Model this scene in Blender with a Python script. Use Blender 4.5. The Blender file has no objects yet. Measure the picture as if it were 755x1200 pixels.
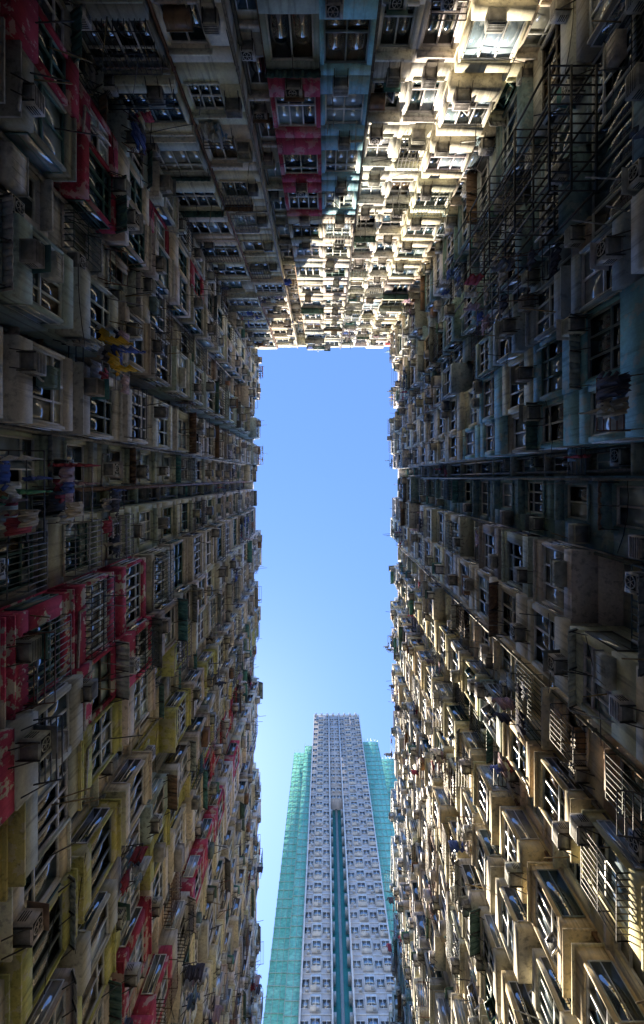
import bpy, math, random
import numpy as np
from mathutils import Vector
R = random.Random(11)
sc = bpy.context.scene

# ------------------------------------------------------------------ materials
def nt(name):
    m = bpy.data.materials.new(name); m.use_nodes = True
    t = m.node_tree; b = t.nodes['Principled BSDF']
    return m, t, b
def N(t, k, **kw):
    n = t.nodes.new(k)
    for a, v in kw.items(): setattr(n, a, v)
    return n
def mixc(t, fac, a, b, mode='MIX'):
    n = N(t, 'ShaderNodeMix', data_type='RGBA', blend_type=mode)
    for i, v in ((0, fac), (6, a), (7, b)):
        if isinstance(v, (int, float)): n.inputs[i].default_value = v
        elif isinstance(v, tuple): n.inputs[i].default_value = v
        else: t.links.new(v, n.inputs[i])
    return n.outputs[2]
def noise(t, scale, detail=4, rough=0.55, sc3=None):
    tc = N(t, 'ShaderNodeNewGeometry'); src = tc.outputs['Position']
    if sc3:
        mp = N(t, 'ShaderNodeMapping'); mp.inputs['Scale'].default_value = sc3
        t.links.new(src, mp.inputs['Vector']); src = mp.outputs[0]
    n = N(t, 'ShaderNodeTexNoise'); n.inputs['Scale'].default_value = scale
    n.inputs['Detail'].default_value = detail; n.inputs['Roughness'].default_value = rough
    t.links.new(src, n.inputs['Vector'])
    return n.outputs['Fac']
def ramp(t, fac, stops):
    r = N(t, 'ShaderNodeValToRGB'); e = r.color_ramp.elements
    while len(e) < len(stops): e.new(0.5)
    for el, (p, c) in zip(e, stops):
        el.position = p; el.color = (c, c, c, 1) if isinstance(c, (int, float)) else (*c, 1)
    t.links.new(fac, r.inputs[0]); return r.outputs[0]
def attr(t):
    a = N(t, 'ShaderNodeAttribute'); a.attribute_name = 'Col'; return a

def mat_wall():
    m, t, b = nt('painted_render')
    a = attr(t)
    c = a.outputs['Color']
    big = ramp(t, noise(t, 0.7, 6, .65), [(0.3, 0.82), (0.62, 1.1)])
    st = ramp(t, noise(t, 1.0, 6, .6, (4.5, 4.5, .32)), [(0.34, 0.45), (0.49, 1.0)])
    fine = ramp(t, noise(t, 9, 5, .7), [(0.3, 0.82), (0.65, 1.1)])
    c = mixc(t, 1.0, c, big, 'MULTIPLY'); c = mixc(t, .8, c, st, 'MULTIPLY'); c = mixc(t, .8, c, fine, 'MULTIPLY')
    pl = ramp(t, noise(t, 1.6, 8, .62), [(0.535, 0.0), (0.555, 1.0)])
    pm = N(t, 'ShaderNodeMath', operation='MULTIPLY'); t.links.new(pl, pm.inputs[0]); t.links.new(a.outputs['Alpha'], pm.inputs[1])
    plaster = mixc(t, fine, (.2, .19, .17, 1), (.66, .62, .54, 1))
    c = mixc(t, pm.outputs[0], c, plaster)
    t.links.new(c, b.inputs['Base Color'])
    b.inputs['Roughness'].default_value = .85
    b.inputs['Specular IOR Level'].default_value = .25
    bp = N(t, 'ShaderNodeBump'); bp.inputs['Strength'].default_value = .5; bp.inputs['Distance'].default_value = .03
    t.links.new(noise(t, 7, 8, .7), bp.inputs['Height']); t.links.new(bp.outputs[0], b.inputs['Normal'])
    return m
def mat_attr(name, rough, spec=.4, metal=0, dirt=.5, dscale=6):
    m, t, b = nt(name); a = attr(t)
    d = ramp(t, noise(t, dscale, 5, .65), [(0.35, 1 - dirt), (0.62, 1.0)])
    c = mixc(t, 1.0, a.outputs['Color'], d, 'MULTIPLY')
    t.links.new(c, b.inputs['Base Color'])
    b.inputs['Roughness'].default_value = rough; b.inputs['Metallic'].default_value = metal
    b.inputs['Specular IOR Level'].default_value = spec
    return m
def mat_glass():
    m, t, b = nt('window_glass'); a = attr(t)
    d = ramp(t, noise(t, 1.3, 3, .5), [(0.3, .5), (0.7, 1.2)])
    c = mixc(t, 1.0, a.outputs['Color'], d, 'MULTIPLY')
    t.links.new(c, b.inputs['Base Color'])
    b.inputs['IOR'].default_value = 3.2
    rg = ramp(t, noise(t, 3, 3, .5), [(0.35, .02), (0.7, .10)]); t.links.new(rg, b.inputs['Roughness'])
    bp = N(t, 'ShaderNodeBump'); bp.inputs['Strength'].default_value = .05; bp.inputs['Distance'].default_value = .01
    t.links.new(noise(t, 2.0, 1, .5), bp.inputs['Height']); t.links.new(bp.outputs[0], b.inputs['Normal'])
    return m
M = {'walls': mat_wall(), 'window_glass': mat_glass(),
     'window_frames': mat_attr('aluminium_frame', .4, .5, .1, .2),
     'air_conditioners': mat_attr('aged_enamel', .5, .4, 0, .4, 5),
     'pipes_and_racks': mat_attr('old_metal', .55, .4, .2, .5, 8),
     'awnings': mat_attr('corrugated_sheet', .55, .4, 0, .45, 3),
     'laundry': mat_attr('cloth', .9, .1, 0, .2, 8)}

# ------------------------------------------------------------------ hex batches
FQ = np.array([[0,3,2,1],[4,5,6,7],[0,1,5,4],[1,2,6,5],[2,3,7,6],[3,0,4,7]])
class Builder:
    def __init__(s, xf, flip):
        s.xf = xf; s.flip = flip; s.v = {}; s.c = {}
    def hexa(s, cat, vs, col):
        s.v.setdefault(cat, []).append(vs)
        s.c.setdefault(cat, []).append(tuple(col) if len(col) == 4 else (col[0], col[1], col[2], 0.0))
    def box(s, cat, s0, s1, d0, d1, z0, z1, col):
        s.hexa(cat, ((s0,d0,z0),(s1,d0,z0),(s1,d1,z0),(s0,d1,z0),(s0,d0,z1),(s1,d0,z1),(s1,d1,z1),(s0,d1,z1)), col)
    def bar(s, cat, p, q, r, col):
        p = Vector(p); q = Vector(q); a = (q - p).normalized()
        u = a.cross(Vector((0, 0, 1)))
        if u.length < .1: u = a.cross(Vector((1, 0, 0)))
        u.normalize(); w = a.cross(u); u = u * r; w = w * r
        s.hexa(cat, [tuple(x) for x in (p-u-w, p+u-w, p+u+w, p-u+w, q-u-w, q+u-w, q+u+w, q-u+w)], col)
    def build(s, empty_name, mats=M):
        e = bpy.data.objects.new(empty_name, None); sc.collection.objects.link(e)
        for cat in s.v:
            V = np.array(s.v[cat], dtype=np.float64).reshape(-1, 3); n = len(V) // 8
            W = s.xf(V)
            F = FQ[:, ::-1] if s.flip else FQ
            idx = (F[None] + (np.arange(n) * 8)[:, None, None]).reshape(-1)
            me = bpy.data.meshes.new(cat)
            me.vertices.add(n * 8); me.vertices.foreach_set('co', W.astype(np.float32).ravel())
            me.loops.add(n * 24); me.loops.foreach_set('vertex_index', idx.astype(np.int32))
            me.polygons.add(n * 6); me.polygons.foreach_set('loop_start', (np.arange(n * 6) * 4).astype(np.int32))
            me.update(calc_edges=True)
            ca = me.color_attributes.new('Col', 'FLOAT_COLOR', 'CORNER')
            C = np.repeat(np.array(s.c[cat], dtype=np.float32), 24, axis=0)
            ca.data.foreach_set('color', C.ravel())
            me.materials.append(mats[cat]); me.validate()
            o = bpy.data.objects.new(cat, me); o.parent = e; sc.collection.objects.link(o)
        return e

def jit(c, a=.12):
    k = 1 + R.uniform(-a, a)
    return tuple(min(.85, max(.01, x * k * (1 + R.uniform(-.05, .05)))) for x in c[:3]) + ((c[3],) if len(c) > 3 else (0.0,))

FR = [(.82,.83,.82)]*7 + [(.62,.64,.64)]*2 + [(.1,.2,.18), (.12,.1,.08), (.25,.3,.3)]
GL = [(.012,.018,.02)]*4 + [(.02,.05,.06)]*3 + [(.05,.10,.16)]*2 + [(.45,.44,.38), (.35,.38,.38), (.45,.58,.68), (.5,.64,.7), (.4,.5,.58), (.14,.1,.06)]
ACC = [(.74,.72,.66), (.65,.63,.56), (.8,.78,.73), (.8,.78,.75), (.5,.48,.43), (.6,.55,.45), (.38,.38,.37)]
AWC = [(.45,.5,.46), (.12,.24,.2), (.6,.59,.55), (.3,.18,.11), (.25,.26,.25), (.72,.71,.67), (.14,.4,.38)]
CL = [(.6,.6,.62), (.1,.15,.4), (.4,.08,.1), (.1,.1,.12), (.1,.1,.12), (.5,.45,.35), (.2,.3,.4), (.5,.35,.38), (.75,.75,.72), (.7,.7,.68)]
RECESS = -2.4

def window(B, s0, s1, z0, z1, d, lod, fc=None, Q=R):
    fc = jit(fc or R.choice(FR), .12); g = R.choice(GL)
    w = .07; dp = .08
    B.box('window_frames', s0, s1, d-dp, d, z0, z0+w, fc); B.box('window_frames', s0, s1, d-dp, d, z1-w, z1, fc)
    B.box('window_frames', s0, s0+w, d-dp, d, z0+w, z1-w, fc); B.box('window_frames', s1-w, s1, d-dp, d, z0+w, z1-w, fc)
    n = max(1, round((s1-s0)/Q.uniform(.55, .85)))
    tr = z0 + (z1-z0)*Q.choice([.3, .68, .7, .5]) if (z1-z0) > .9 and Q.random() < .75 else None
    for i in range(1, n):
        x = s0 + (s1-s0)*i/n
        B.box('window_frames', x-.035, x+.035, d-dp, d-.006, z0+w, z1-w, fc)
    if tr: B.box('window_frames', s0+w, s1-w, d-dp, d-.003, tr-.033, tr+.033, fc)
    rows = [(z0+w, tr), (tr, z1-w)] if tr else [(z0+w, z1-w)]
    for i in range(n):
        a = s0+(s1-s0)*i/n; b = s0+(s1-s0)*(i+1)/n
        for (p, q) in rows:
            gc = jit(g if R.random() < .75 else R.choice(GL), .2)
            t1 = R.uniform(-.015, .015); t2 = R.uniform(-.03, .01); e = d-.07
            if lod and R.random() < .07 and len(rows) == 2 and p == rows[0][0]:
                o = R.uniform(.2, .45)
                B.hexa('window_glass', ((a,d-.03,p),(a+.02,d-.01,p),(a+.32,d+o,p),(a+.3,d+o-.02,p),(a,d-.03,q),(a+.02,d-.01,q),(a+.32,d+o,q),(a+.3,d+o-.02,q)), gc)
                B.bar('window_frames', (a+.31,d+o,p), (a+.31,d+o,q), .025, fc)
                B.bar('window_frames', (a,d,p), (a+.31,d+o,p), .025, fc)
                B.bar('window_frames', (a,d,q), (a+.31,d+o,q), .025, fc)
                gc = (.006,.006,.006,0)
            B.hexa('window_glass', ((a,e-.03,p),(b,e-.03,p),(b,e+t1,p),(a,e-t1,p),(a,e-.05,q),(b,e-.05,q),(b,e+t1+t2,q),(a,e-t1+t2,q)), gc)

def punched(B, s0, s1, z0, z1, db, df, ws0, ws1, wz0, wz1, col, lod, fc=None, rec=.1, Q=R):
    B.box('walls', s0, s1, db, df, z0, wz0, col); B.box('walls', s0, s1, db, df, wz1, z1, col)
    B.box('walls', s0, ws0, db, df, wz0, wz1, col); B.box('walls', ws1, s1, db, df, wz0, wz1, col)
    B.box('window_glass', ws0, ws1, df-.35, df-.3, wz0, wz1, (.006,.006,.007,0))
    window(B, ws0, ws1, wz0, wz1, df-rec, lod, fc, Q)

def ac(B, s, d, z, lod):
    c = jit(R.choice(ACC), .15); w = R.uniform(.56, .74); h = R.uniform(.38, .48); p = R.uniform(.38, .6)
    C = 'air_conditioners'
    B.box(C, s, s+w, d, d+p, z, z+h, c)
    dk = (.03,.03,.03)
    B.box(C, s+.04, s+w-.04, d+p, d+p+.008, z+.05, z+h-.05, dk)
    if lod:
        if R.random() < .35:
            cx = s+w*.42; cz = z+h/2; rr = h*.4; m = 12
            for i in range(m):
                t0 = 2*math.pi*i/m; t1 = 2*math.pi*(i+1)/m
                B.bar(C, (cx+rr*math.cos(t0), d+p+.02, cz+rr*math.sin(t0)), (cx+rr*math.cos(t1), d+p+.02, cz+rr*math.sin(t1)), .012, c)
                if i % 2 == 0: B.bar(C, (cx, d+p+.02, cz), (cx+rr*math.cos(t0), d+p+.02, cz+rr*math.sin(t0)), .007, c)
            B.box(C, s+w*.8, s+w, d+p+.009, d+p+.02, z, z+h, c)
        else:
            for i in range(6):
                zz = z+.06+(h-.13)*i/5
                B.box(C, s+.035, s+w-.035, d+p+.008, d+p+.02, zz, zz+.018, c)
        for i in range(4):
            y = d+.08+i*.07
            B.box(C, s-.006, s, y, y+.035, z+.1, z+h-.08, dk); B.box(C, s+w, s+w+.006, y, y+.035, z+.1, z+h-.08, dk)
        B.box(C, s+.06, s+w-.06, d+.05, d+p-.05, z-.012, z, (.3,.29,.27))
    if R.random() < .8:
        m = (.1,.09,.08)
        for x in (s+.06, s+w-.06):
            B.bar('pipes_and_racks', (x, d-.05, z-.035), (x, d+p+.03, z-.035), .018, m)
            B.bar('pipes_and_racks', (x, d-.02, z-.35), (x, d+p*.8, z-.05), .014, m)
    if R.random() < .25:
        B.hexa('awnings', ((s-.08,d,z+h+.12),(s+w+.08,d,z+h+.12),(s+w+.08,d+p+.15,z+h+.03),(s-.08,d+p+.15,z+h+.03),
                           (s-.08,d,z+h+.14),(s+w+.08,d,z+h+.14),(s+w+.08,d+p+.15,z+h+.05),(s-.08,d+p+.15,z+h+.05)), jit(R.choice(AWC)))

def awning(B, s0, s1, d, z, p, lod):
    c = jit(R.choice(AWC), .2); dr = R.uniform(.08, .4)
    n = max(2, int((s1-s0)/.18)) if lod else 1
    for i in range(n):
        a = s0+(s1-s0)*i/n; b = s0+(s1-s0)*(i+1)/n; o = .025 if i % 2 else 0
        B.hexa('awnings', ((a,d,z+o),(b,d,z+o),(b,d+p,z-dr+o),(a,d+p,z-dr+o),(a,d,z+o+.03),(b,d,z+o+.03),(b,d+p,z-dr+o+.03),(a,d+p,z-dr+o+.03)), c)
    m = (.09,.09,.09)
    for x in (s0+.05, (s0+s1)/2, s1-.05):
        B.bar('pipes_and_racks', (x, d, z-.03), (x, d+p, z-dr-.03), .018, m)
        B.bar('pipes_and_racks', (x, d, z-.55), (x, d+p*.8, z-dr*.8-.03), .014, m)

def garment(B, s, d, z, along, col):
    w = R.uniform(.4, .7); h = R.uniform(.5, 1.0); n = 6
    ph = R.uniform(0, 6)
    def P(u, off, zz): return (s+u, d+off, zz) if along else (s+off, d+u, zz)
    for i in range(n):
        a = w*i/n; b = w*(i+1)/n
        oa = .05*math.sin(ph+i*1.9); ob = .05*math.sin(ph+(i+1)*1.9)
        ha = h*(1+.04*math.sin(i*2+ph))
        B.hexa('laundry', (P(a,oa*1.6,z-ha),P(b,ob*1.6,z-ha),P(b,ob*1.6+.012,z-ha),P(a,oa*1.6+.012,z-ha),P(a,oa*.4,z),P(b,ob*.4,z),P(b,ob*.4+.012,z),P(a,oa*.4+.012,z)), col)
    if R.random() < .6:
        for sg, u in ((-1, 0), (1, w)):
            B.hexa('laundry', (P(u+sg*.2,.02,z-.3),P(u+sg*.12,.02,z-.38),P(u+sg*.12,.04,z-.38),P(u+sg*.2,.04,z-.3),P(u+sg*.06,.0,z-.0),P(u,.0,z-.2),P(u,.02,z-.2),P(u+sg*.06,.02,z)), col)

def rack(B, s0, s1, d, z, p, cloth):
    m = jit(R.choice([(.1,.1,.1), (.35,.36,.36), (.2,.1,.06), (.07,.07,.08)]), .2); up = R.uniform(0, .25); r = .014
    for x in (s0, s1):
        B.bar('pipes_and_racks', (x,d,z), (x,d+p,z+up), r*1.2, m)
        B.bar('pipes_and_racks', (x,d,z-.5), (x,d+p*.6,z+up*.6), r, m)
    n = R.randint(3, 5)
    for i in range(n):
        f = (i+1)/n
        B.bar('pipes_and_racks', (s0,d+p*f,z+up*f), (s1,d+p*f,z+up*f), r, m)
        if cloth and R.random() < .7:
            x = s0+.05
            while x < s1-.4:
                if R.random() < .55: garment(B, x, d+p*f, z+up*f-.02, R.random() < .7, jit(R.choice(CL), .2))
                x += R.uniform(.3, .7)

def cage(B, s0, s1, d, z0, z1, p, lod):
    m = jit(R.choice([(.06,.06,.06), (.3,.31,.31), (.15,.08,.05), (.05,.09,.08)]), .2); r = .013
    n = max(3, int((s1-s0)/.2))
    for zz in (z0, (z0+z1)/2, z1):
        B.bar('pipes_and_racks', (s0,d+p,zz), (s1,d+p,zz), r, m)
        for x in (s0, s1): B.bar('pipes_and_racks', (x,d,zz), (x,d+p,zz), r, m)
    for i in range(n+1):
        x = s0+(s1-s0)*i/n
        B.bar('pipes_and_racks', (x,d+p,z0), (x,d+p,z1), r, m)
        if lod: B.bar('pipes_and_racks', (x,d,z0), (x,d+p,z0), r, m)

def pipe(B, s, d, z0, z1, r=.055, c=None):
    c = jit(c or R.choice([(.4,.38,.34), (.2,.2,.18), (.55,.53,.48), (.26,.15,.1)]), .15)
    B.bar('pipes_and_racks', (s,d,z0), (s,d,z1), r, c)
    B.hexa('pipes_and_racks', ((s-r*1.38,d,z0),(s,d-r*1.38,z0),(s+r*1.38,d,z0),(s,d+r*1.38,z0),(s-r*1.38,d,z1),(s,d-r*1.38,z1),(s+r*1.38,d,z1),(s,d+r*1.38,z1)), c)
    z = z0+1
    while z < z1:
        B.box('pipes_and_racks', s-r*1.5, s+r*1.5, d-.12, d+r*1.5, z, z+.06, c); z += 2.9

FH = 3.07; Z0 = 3.6; NF = 17; TOP = Z0+NF*FH

def extras(B, s0, s1, z, d, lod):
    w = s1-s0
    if R.random() < .28:
        for _ in range(R.randint(1, 3)):
            x = R.uniform(s0+.1, s1-.1); zz = z+R.uniform(.8, 2.4); l = R.uniform(.5, 1.4)
            B.bar('pipes_and_racks', (x, d-.02, zz), (x+R.uniform(-.3,.3), d+l, zz+R.uniform(0,.35)), .016, R.choice([(.4,.3,.15), (.1,.1,.1), (.5,.5,.5)]))
    if R.random() < .1:
        x = R.uniform(s0, max(s0+.01, s1-1.2)); zz = z+R.uniform(.4, 1.4); ww = R.uniform(.6, 1.2); p = R.uniform(.25, .5); h = R.uniform(.25, .7)
        c = jit(R.choice([(.5,.5,.47), (.2,.3,.28), (.35,.2,.12), (.66,.64,.58)]), .2)
        B.box('awnings', x, x+ww, d, d+p, zz, zz+h, c)
        B.box('awnings', x-.03, x+ww+.03, d, d+p+.03, zz+h, zz+h+.03, jit(c, .2))
        for q in range(4): B.box('awnings', x+ww*(q+.4)/4, x+ww*(q+.4)/4+.03, d+p, d+p+.015, zz+.02, zz+h-.02, jit(c, .2))
    if R.random() < .3:
        x0 = s0; x1 = s1+R.uniform(-.3,.8); za = z+R.uniform(0,2.8); zb = za+R.uniform(-.8,.8); sag = R.uniform(.05,.3); pv = None
        for i in range(5):
            f = i/4; q = (x0+(x1-x0)*f, d+.03, za+(zb-za)*f-sag*4*f*(1-f))
            if pv: B.bar('pipes_and_racks', pv, q, .009, (.03,.03,.03))
            pv = q
    if R.random() < .12:
        x = R.uniform(s0+.2, s1-.2); zz = z+R.uniform(.2, .6)
        c = (.5,.48,.43)
        B.bar('pipes_and_racks', (x, d+.07, zz), (s1-.05, d+.07, zz-.12), .035, c); B.bar('pipes_and_racks', (x, d+.07, zz), (x, d+.07, zz+.5), .035, c)

def unit(B, s0, s1, z, style, p, col, peel, lod, fc, seed):
    Q = random.Random(seed) if R.random() < .55 else R
    w = s1-s0; C = jit(col[:3], .09)[:3]+(peel,); sat = max(col)-min(col) > .2
    if R.random() < (.05 if sat else .1):
        C = jit(R.choice([(.66,.63,.54), (.5,.49,.46), (.52,.6,.56), (.6,.5,.38), (.38,.36,.32)]), .15)
    h0 = z; h1 = z+FH
    if style == 'flat':
        m = Q.uniform(.22, .35)*min(1, w/2); a = s0+m; b = s1-m
        if w > 2.5 and Q.random() < .7:
            b = a+(b-a)*.68
        wz0 = z+Q.uniform(.7,.95); wz1 = z+Q.uniform(2.3,2.6)
        punched(B, s0, s1, h0, h1, RECESS, 0, a, b, wz0, wz1, C, lod, fc, .1, Q)
        B.box('walls', a-.12, b+.12, -.02, Q.uniform(.2,.42), wz1+.08, wz1+.17, jit(C,.1))
        B.box('walls', a-.05, b+.05, -.02, .07, wz0-.1, wz0-.003, jit(C,.1))
        q = Q.random()
        if b < s1-.8 and q < .85: ac(B, b+.1, 0, z+Q.uniform(.7,1.7), lod)
        elif q < .65: ac(B, a+Q.random()*max(.01, b-a-.75), 0, wz0-.6, lod)
        if R.random() < .18: cage(B, a-.05, b+.05, 0, wz0-.05, wz1, R.uniform(.25,.6), lod)
        if R.random() < .18: awning(B, a-.15, b+.15, 0, wz1+.3, R.uniform(.4,.8), lod)
        if R.random() < .16: rack(B, a, b, 0, wz0-.2, R.uniform(.6,1.1), R.random() < .65)
        extras(B, s0, s1, z, 0, lod)
    elif style in ('bay', 'bayfull'):
        B.box('walls', s0, s1, RECESS, 0, h0, h1, C)
        p = max(.35, p+(R.uniform(-.35,.3) if R.random() < .3 else 0)); ins = 0 if style == 'bayfull' else Q.uniform(0,.08)
        bz0 = h0+(0 if style == 'bayfull' else Q.uniform(.25,.5)); bz1 = h1-(0 if style == 'bayfull' else Q.uniform(.05,.2))
        wz0 = max(z+.9, bz0+.3)+Q.uniform(-.1,.2); wz1 = z+Q.uniform(2.4,2.65)
        a = s0+ins+.1; b = s1-ins-.1
        if style == 'bayfull': a += Q.uniform(.05,.15); b -= Q.uniform(.05,.15)
        elif Q.random() < .2: a += Q.uniform(.2,.6)
        D = C if R.random() < (.92 if sat else .82) else jit((.68,.68,.63),.15)
        punched(B, s0+ins, s1-ins, bz0, bz1, 0, p, a, b, wz0, wz1, D, lod, fc, .07, Q)
        if p > .6:
            for x, sg in ((s0+ins, -1), (s1-ins, 1)):
                x0, x1 = sorted((x, x+sg*.02)); y0 = .15; y1 = p-.18
                f = jit(fc or R.choice(FR),.1)
                B.box('window_glass', x0, x1, y0, y1, wz0, wz1, jit(R.choice(GL),.2))
                q0, q1 = sorted((x, x+sg*.04))
                for (aa, bb, cc, dd) in ((y0-.04,y0,wz0-.04,wz1+.04),(y1,y1+.04,wz0-.04,wz1+.04),(y0,y1,wz0-.04,wz0),(y0,y1,wz1,wz1+.04),((y0+y1)/2-.02,(y0+y1)/2+.02,wz0,wz1)):
                    B.box('window_frames', q0, q1, aa, bb, cc, dd, f)
        if style == 'bay' and Q.random() < .5:
            B.box('walls', s0+ins-.06, s1-ins+.06, -.02, p+.1, bz1, bz1+.07, jit(C,.15))
            B.box('walls', s0+ins-.05, s1-ins+.05, -.02, p+.08, bz0-.07, bz0, jit(C,.15))
        r = Q.random()
        if r < .5: ac(B, s0+.1+Q.random()*max(.01, w-.95), p, bz0+.05, lod)
        elif r < .6: ac(B, s0+.1, p, wz1-.02, lod)
        if R.random() < .14: cage(B, a, b, p, wz0-.05, wz1, R.uniform(.2,.5), lod)
        if R.random() < .18: awning(B, s0-.05, s1+.05, p-.05, wz1+.3, R.uniform(.3,.7), lod)
        if R.random() < .15: rack(B, a, b, p, wz0-.2, R.uniform(.6,1.0), R.random() < .6)
        extras(B, s0+ins, s1-ins, z, p, lod)
    elif style == 'void':
        wd = -1.3
        B.box('walls', s0, s1, RECESS, wd, h0, h1, C)
        a = s0+.25; b = s1-.25
        if b-a > .4:
            f = fc or R.choice(FR)
            B.box('window_glass', a, b, wd, wd+.02, z+1, z+2.2, jit(R.choice(GL),.2))
            for (u, v, q, t) in ((a-.05,a,.95,2.25),(b,b+.05,.95,2.25),(a,b,.95,1.0),(a,b,2.2,2.25),((a+b)/2-.02,(a+b)/2+.02,1,2.2)):
                B.box('window_frames', u, v, wd, wd+.05, z+q, z+t, jit(f,.1))
        B.box('walls', s0, s1, wd, wd+Q.uniform(.2,.6), z+2.6, z+2.75, jit(C,.2))
        if Q.random() < .6: ac(B, s0+.1, wd, z+.3, lod)
        if R.random() < .25: rack(B, s0+.05, s1-.05, -.3, z+1.2, R.uniform(.5,1.0), True)
    elif style == 'balcony':
        B.box('walls', s0, s1, RECESS, -.7, h0, h1, C)
        B.box('walls', s0, s1, -.7, .5, h0, h0+.14, C)
        B.box('window_glass', s0+.2, s1-.2, -.7, -.67, z+.4, z+2.2, jit(R.choice(GL),.2))
        if Q.random() < .4:
            B.box('walls', s0, s1, .42, .5, h0+.14, h0+1.0, jit(C,.1))
        else:
            cage(B, s0+.03, s1-.03, -.3, h0+.16, h0+Q.choice([1.1, 2.5]), .78, lod)
        if Q.random() < .5:
            window(B, s0+.02, s1-.02, h0+1.02, h1-.1, .48, lod, fc, Q)
        if R.random() < .6: ac(B, s0+.15, .5, z+.25, lod)
        if R.random() < .25: rack(B, s0+.1, s1-.1, .5, z+1.5, R.uniform(.6,1.2), R.random() < .5)
        extras(B, s0, s1, z, .5, lod)

RED=(.38,.045,.08); PINK=(.54,.08,.15); YEL=(.58,.56,.2); CREAM=(.82,.74,.57); GREY=(.58,.55,.47); GG=(.62,.66,.53)
TEAL=(.34,.64,.74); OR=(.6,.42,.28); OCH=(.82,.7,.43); WHT=(.85,.81,.73); DT=(.22,.34,.35); BEI=(.85,.77,.62); LG=(.72,.69,.61)
BG=(.34,.44,.48); TG=(.5,.62,.57)
NEUT = [CREAM, LG, GREY, BEI]
def facade(B, zones, pk=1.0):
    for (a, b, cols, peel, styles, fcs, f0, f1) in zones:
        ws = [R.uniform(.85,1.15)*{'flat':2.9,'bay':2.8,'bayfull':2.25,'void':1.35,'balcony':2.3}[k] for k in styles]
        st = []; tot = 0; i = 0
        while tot < (b-a)*.9 or not st:
            st.append((styles[i % len(styles)], ws[i % len(ws)])); tot += st[-1][1]; i += 1
        k = (b-a)/tot; x = a
        for i, (sty, w) in enumerate(st):
            w *= k; base = cols[i % len(cols)]; p = R.uniform(.7, 1.2)*pk; fc = R.choice(fcs) if fcs else None
            seed = R.random(); alt = R.choice(NEUT); c0 = f0+R.choice([0,0,1,2]) if f0 else 0; c1 = f1+(R.choice([-2,-1,0,2]) if pk == 1 else 0)
            sat = max(base)-min(base) > .3
            for f in range(NF):
                z = Z0+f*FH; lod = z < 30
                col = base if c0 <= f < c1 else alt
                if sat and f > 4 and pk == 1 and R.random() < .3: col = alt
                s2 = sty
                if sty not in ('void', 'bayfull') and R.random() < .1: s2 = R.choice(['flat','bay','balcony'])
                unit(B, x, x+w, z, s2, p*(1 if z < 30 or pk == 1 else .5), col, peel, lod, fc if R.random() < .7 else None, seed)
            B.box('walls', x, x+w, RECESS, 0, 0, Z0, (.5,.47,.43,0))
            B.box('pipes_and_racks', x+.15, x+w-.15, 0, .03, .1, 2.7, jit((.45,.46,.46),.3))
            for q in range(12): B.box('pipes_and_racks', x+.15, x+w-.15, .03, .045, .15+q*.21, .2+q*.21, (.4,.4,.4))
            B.box('walls', x, x+w, 0, .6, 2.9, 3.3, jit((.45,.25,.18),.3))
            B.box('walls', x, x+w, RECESS, (0 if sty in('flat','void','balcony') else R.uniform(.1,.5)), TOP, TOP+R.uniform(.9,1.4), jit(alt,.1))
            if R.random() < .5: pipe(B, x+R.uniform(.0,.12), .1 if sty in ('flat','balcony') else .12, Z0, TOP+R.uniform(0,1.5), R.uniform(.035,.07))
            if sty == 'void':
                pipe(B, x+.12, -1.1, Z0, TOP, .07); pipe(B, x+w-.2, -1.05, Z0, TOP, .05)
            x += w

W = 9.75; L = 17.7; YEND = 84
WHF = [(.82,.83,.82)]
GRF = [(.7,.72,.7), (.1,.2,.18), (.8,.81,.8)]
left = [(-L, -14.3, [GREY], .2, ['flat','bay'], None, 0, 99),
        (-14.3, -10.3, [RED], .4, ['bayfull','bay'], GRF, 0, 7),
        (-10.3, -1.6, [LG, TG, CREAM], .2, ['flat','bay','void','bay'], GRF, 0, 99),
        (-1.6, 3.9, [GG], .2, ['flat','void','flat'], GRF, 0, 12),
        (3.9, 9.2, [PINK, PINK, CREAM], 1.0, ['bay','bayfull'], GRF, 0, 7),
        (9.2, 16, [YEL, CREAM, YEL], .5, ['bay','flat','bay'], GRF, 0, 8),
        (16, 21, [CREAM, GREY, YEL], .2, ['void','bay','bay'], None, 0, 99),
        (21, 29, [RED, CREAM, PINK], .6, ['bay','flat','bayfull'], None, 3, 11),
        (29, 48, [CREAM, GG, GREY, RED], .2, ['bay','void','bay','flat'], None, 0, 10),
        (48, YEND, [CREAM, GG, GREY, LG, YEL], .2, ['bay','flat','void','bay'], None, 0, 99)]
right = [(-L, -9.2, [DT, BG, DT], .2, ['bay','balcony','bay','flat'], None, 0, 12),
         (-9.2, -5.6, [BG], .2, ['balcony','bay'], GRF, 0, 12),
         (-5.6, -1.2, [TEAL], .5, ['bayfull','bayfull'], WHF, 0, 9),
         (-1.2, 2.6, [GREY, DT], .2, ['void','flat'], None, 0, 99),
         (2.6, 9, [LG, CREAM], .2, ['bay','bayfull','void'], WHF, 0, 99),
         (9, 11.6, [OR], .5, ['flat'], None, 0, 6),
         (11.6, 27, [OCH, CREAM, OCH], .3, ['bay','flat','bay','void'], None, 0, 99),
         (27, 50, [CREAM, DT, GREY, OCH], .2, ['bay','void','bay','flat'], None, 0, 99),
         (50, YEND, [DT, GREY, CREAM], .2, ['bay','flat','void','bay'], None, 0, 99)]
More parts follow.
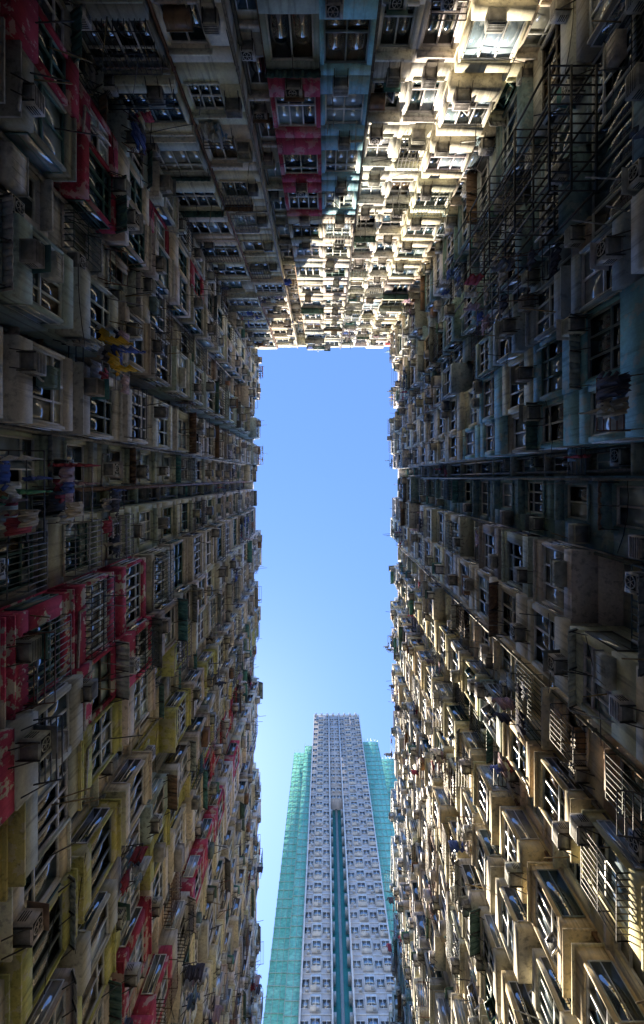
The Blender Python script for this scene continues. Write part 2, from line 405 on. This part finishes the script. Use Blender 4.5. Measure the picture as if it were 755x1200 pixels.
end = [(-W, -6.6, [BEI], .2, ['bay','flat'], None, 0, 99),
       (-6.6, -2.5, [BEI, LG], .2, ['flat','void','flat'], WHF, 0, 99),
       (-2.5, -.25, [PINK], .3, ['bayfull'], WHF, 0, 8),
       (-.25, 1.9, [TEAL], .2, ['bayfull'], WHF, 0, 8),
       (1.9, 5.4, [WHT], .1, ['flat','flat'], WHF, 0, 99),
       (5.4, W, [BEI, CREAM], .2, ['bay','flat'], None, 0, 99)]

def xl(V): return np.stack([-W+V[:,1], V[:,0], V[:,2]], 1)
def xr(V): return np.stack([W-V[:,1], V[:,0], V[:,2]], 1)
def xe(V): return np.stack([V[:,0], -L+V[:,1], V[:,2]], 1)
BL = Builder(xl, True); BR = Builder(xr, False); BE = Builder(xe, False)
facade(BL, left); facade(BR, right); facade(BE, end, .75)
for B in (BL, BR):
    B.box('walls', -L-14, YEND, -16, RECESS-.002, 0, TOP, (.55,.53,.49,0))
    B.box('walls', -L-14, YEND, -16, RECESS-.25, TOP, TOP+1.1, (.55,.53,.49,0))
BE.box('walls', -W, W, -14, RECESS-.002, 0, TOP, (.6,.57,.5,0))
BE.box('walls', -W, W, -14, RECESS-.25, TOP, TOP+1.0, (.6,.57,.5,0))
rack(BL, -.8, 1.9, .0, 13.4, 1.4, True); rack(BL, -.5, 1.6, .0, 16.3, 1.2, True)
rack(BL, -5.6, -3.4, .9, 17.2, 1.2, True)
for i in range(12): garment(BL, -.7+R.uniform(0,2.2), R.uniform(.3,1.4), 13.4, R.random() < .5, jit(R.choice(CL+[(.5,.12,.15),(.12,.35,.2),(.7,.7,.68)]),.2))
for i in range(4): garment(BL, -5.5+i*.5, 1.6+.2*i, 16.9, i % 2 == 0, (.75,.45,.05,0))
for lvl in range(4):
    z = 14.6+lvl*2.4
    for dd in (1.1, 1.9, 2.6):
        for x in (-13.2, -11.8, -10.4, -9.2): BR.bar('pipes_and_racks', (x,dd,z), (x,dd,z+2.4), .03, (.04,.04,.04))
        BR.bar('pipes_and_racks', (-13.2,dd,z), (-9.2,dd,z), .03, (.04,.04,.04))
    for q in range(14):
        x = -13.2+q*.308
        BR.bar('pipes_and_racks', (x,.9,z+.02), (x,2.6,z+.02), .018, (.05,.05,.05))
        if lvl in (1, 2): BR.bar('pipes_and_racks', (x,2.6,z), (x,2.6,z+1.2), .014, (.05,.05,.05))
rack(BR, -9.0, -7.2, 1.2, 18, 1.5, True); rack(BR, -9.2, -7.4, 1.2, 20.8, 1.4, True)
BL.build('apartment_building'); BR.build('apartment_building'); BE.build('apartment_building')

# ------------------------------------------------------------------ tower
def mat_net():
    m, t, b = nt('scaffold_netting')
    c = ramp(t, noise(t, .35, 6, .7), [(0.3, (.18,.68,.54)), (0.7, (.38,.85,.7))])
    f = ramp(t, noise(t, 1.2, 4, .6, (1, 1, 3)), [(0.3, .65), (0.7, 1.1)])
    c = mixc(t, 1.0, c, f, 'MULTIPLY'); t.links.new(c, b.inputs['Base Color']); b.inputs['Roughness'].default_value = .8
    bp = N(t, 'ShaderNodeBump'); bp.inputs['Distance'].default_value = .3; t.links.new(noise(t, .8, 3), bp.inputs['Height']); t.links.new(bp.outputs[0], b.inputs['Normal'])
    return m
M['netting'] = mat_net(); M['wall_panels'] = mat_attr('tower_tiles', .7, .3, 0, .2, 1.2)
TY = 92.; TH = 160.; xt = lambda V: np.stack([V[:,0], TY-V[:,1], V[:,2]], 1)
T = Builder(xt, True)
WP = 'wall_panels'; lilac = (.62,.6,.6); white = (.85,.84,.81)
T.box(WP, -4.6, 1.2, -18, 0, 0, TH, lilac); T.box(WP, 4.8, 12.8, -18, 0, 0, TH-1, lilac)
T.box(WP, 1.2, 4.8, -18, -2.5, 0, 118, (.05,.3,.3)); T.box(WP, 1.2, 4.8, -18, -.02, 118, TH-.5, lilac)
T.box(WP, 2.7, 3.3, -2.5, -2.2, 0, 118, (.35,.4,.42))
cols = [(-4.3,-3.0,.0),(-2.6,-1.0,.5),(-.6,.9,.0),(1.4,2.8,.0),(3.2,4.6,.0),(5.1,6.6,.0),(7.1,8.8,.5),(9.3,10.7,.0),(11.0,12.5,.5)]
nf = int(TH/2.9)
for f in range(nf):
    z = 2+f*2.9
    if z > TH-3: break
    for (a, b, p) in cols:
        if 1.2 < a < 4.8 and z < 118: continue
        if p: T.box(WP, a-.15, b+.15, 0, p, z+.35, z+2.5, white)
        T.box('window_glass', a, b, p, p+.03, z+.9, z+2.1, jit(R.choice([(.03,.05,.07),(.05,.09,.12),(.15,.17,.18)]),.3))
        for (u,v,q,t) in ((a-.08,a,.82,2.18),(b,b+.08,.82,2.18),(a,b,.82,.9),(a,b,2.1,2.18),((a+b)/2-.04,(a+b)/2+.04,.9,2.1)):
            T.box(WP, u, v, p, p+.08, z+q, z+t, white)
        if R.random() < .6: T.box(WP, b-.7, b-.1, p, p+.45, z+.2, z+.6, (.6,.6,.6))
    for a, b in ((-4.6,1.2),(4.8,12.8)): T.box(WP, a, b, 0, .12, z, z+.12, white)
    if z < 118:
        for a in (1.25, 4.15): T.box(WP, a, a+.6, -2.5, -.6, z+.2, z+.9, (.5,.55,.57))
for x in (-4.6, 1.0, 4.8, 12.5): T.box(WP, x, x+.3, 0, .55, 0, TH, white)
T.box(WP, -4.4, 12.6, -15, -.3, TH-.5, TH+1.2, white)
for i in range(8): T.box(WP, -4.2+i*2.2, -3.4+i*2.2, -1.2, .5, TH-.4, TH+1.0, white)
def netwing(a, b, d0, d1, h):
    T.box('netting', a, b, d0, d1, 0, h, (1,1,1))
    bam = (.6,.8,.7)
    x = a
    while x <= b+.01:
        T.bar('pipes_and_racks', (x,d1+.06,0), (x,d1+.06,h+R.uniform(.3,2)), .05, bam); x += 1.3
    y = d0
    while y <= d1:
        for X in (a-.06, b+.06): T.bar('pipes_and_racks', (X,y,0), (X,y,h+R.uniform(.3,2)), .05, bam)
        y += 1.5
    z = 1.
    while z < h:
        T.bar('pipes_and_racks', (a-.1,d1+.08,z), (b+.1,d1+.08,z), .05, bam)
        T.bar('pipes_and_racks', (a-.08,d0,z), (a-.08,d1,z), .05, bam); T.bar('pipes_and_racks', (b+.08,d0,z), (b+.08,d1,z), .05, bam)
        z += 2.1
netwing(-11.6, -4.7, -22, -9, 152); netwing(-7.5, -4.65, -9, -4, 148); netwing(12.85, 19, -14, -5, TH-8); netwing(15, 27, -24, -14, TH-4)
T.build('residential_tower')
def block(x0, x1, y0, y1, h, name):
    xb = lambda V: np.stack([V[:,0], y0-V[:,1], V[:,2]], 1)
    T2 = Builder(xb, True)
    T2.box(WP, x0, x1, -(y1-y0), 0, 0, h, (.6,.6,.62))
    for f in range(int(h/2.9)):
        z = 1.5+f*2.9
        T2.box(WP, x0, x1, 0, .25, z, z+.2, white)
        T2.box(WP, x1, x1+.25, -(y1-y0), 0, z, z+.2, white)
        for k in range(int((x1-x0)/3.1)):
            a = x0+.8+k*3.1
            T2.box('window_glass', a, a+1.8, 0, .04, z+1, z+2.3, (.05,.07,.09)); T2.box(WP, a-.1, a+1.9, 0, .1, z+2.3, z+2.4, white)
        for k in range(int((y1-y0)/3.1)):
            a = -(y1-y0)+.8+k*3.1
            T2.box('window_glass', x1, x1+.04, a, a+1.8, z+1, z+2.3, (.05,.07,.09)); T2.box(WP, x1, x1+.1, a-.1, a+1.9, z+2.3, z+2.4, white)
    T2.build(name)
block(-36, -31, 77, 96, 172, 'added_shade_tower')  # added tower, unseen behind the left block, casts shade on the upper right wall

# ------------------------------------------------------------------ ground
def plane(name, x0, x1, y0, y1, z, mat):
    me = bpy.data.meshes.new(name); me.from_pydata([(x0,y0,z),(x1,y0,z),(x1,y1,z),(x0,y1,z)], [], [(0,1,2,3)])
    me.materials.append(mat); o = bpy.data.objects.new(name, me); sc.collection.objects.link(o)
def mat_ground(n, c0, c1):
    m, t, b = nt(n); t.links.new(ramp(t, noise(t, 1.5, 8, .7), [(.3, c0), (.7, c1)]), b.inputs['Base Color']); b.inputs['Roughness'].default_value = .8; return m
plane('ground', -900, 900, -900, 900, 0, mat_ground('asphalt', (.04,.04,.04), (.07,.07,.068)))
plane('courtyard_pavement', -W, W, -L, YEND, .004, mat_ground('paving', (.45,.42,.37), (.62,.58,.52)))

# ------------------------------------------------------------------ light
el = math.radians(51.5); az = math.radians(-25)   # azimuth clockwise from +Y
d = Vector((math.sin(az)*math.cos(el), math.cos(az)*math.cos(el), math.sin(el)))
w = bpy.data.worlds.new('World'); sc.world = w; w.use_nodes = True; t = w.node_tree
sky = t.nodes.new('ShaderNodeTexSky'); sky.sky_type = 'NISHITA'; sky.sun_disc = False
sky.sun_elevation = el; sky.sun_rotation = az; sky.air_density = 1.0; sky.dust_density = .2; sky.ozone_density = 1.0
tint = mixc(t, 1.0, sky.outputs[0], (.33,.39,.50,1), 'MULTIPLY')
tint = mixc(t, .55, tint, (.15,.35,.94,1))
bg = t.nodes['Background']; bg.inputs['Strength'].default_value = 1.05; t.links.new(tint, bg.inputs[0])
sl = bpy.data.lights.new('sun', 'SUN'); sl.energy = 13; sl.angle = math.radians(.5); sl.color = (1, .86, .66)
so = bpy.data.objects.new('sun', sl); so.rotation_euler = (-d).to_track_quat('-Z', 'Y').to_euler(); sc.collection.objects.link(so)
sc.view_settings.view_transform = 'Standard'; sc.view_settings.look = 'None'; sc.view_settings.exposure = 0

cam = bpy.data.cameras.new('camera'); co = bpy.data.objects.new('camera', cam); sc.collection.objects.link(co)
co.location = (0, 0, 1.5); co.rotation_euler = (math.pi, 0, 0)
cam.sensor_fit = 'VERTICAL'; cam.sensor_height = 36; cam.sensor_width = 36; cam.lens = 14.4
cam.shift_y = -40/1200; cam.shift_x = -4.5/1200; cam.clip_end = 3000; cam.clip_start = .05
sc.camera = co
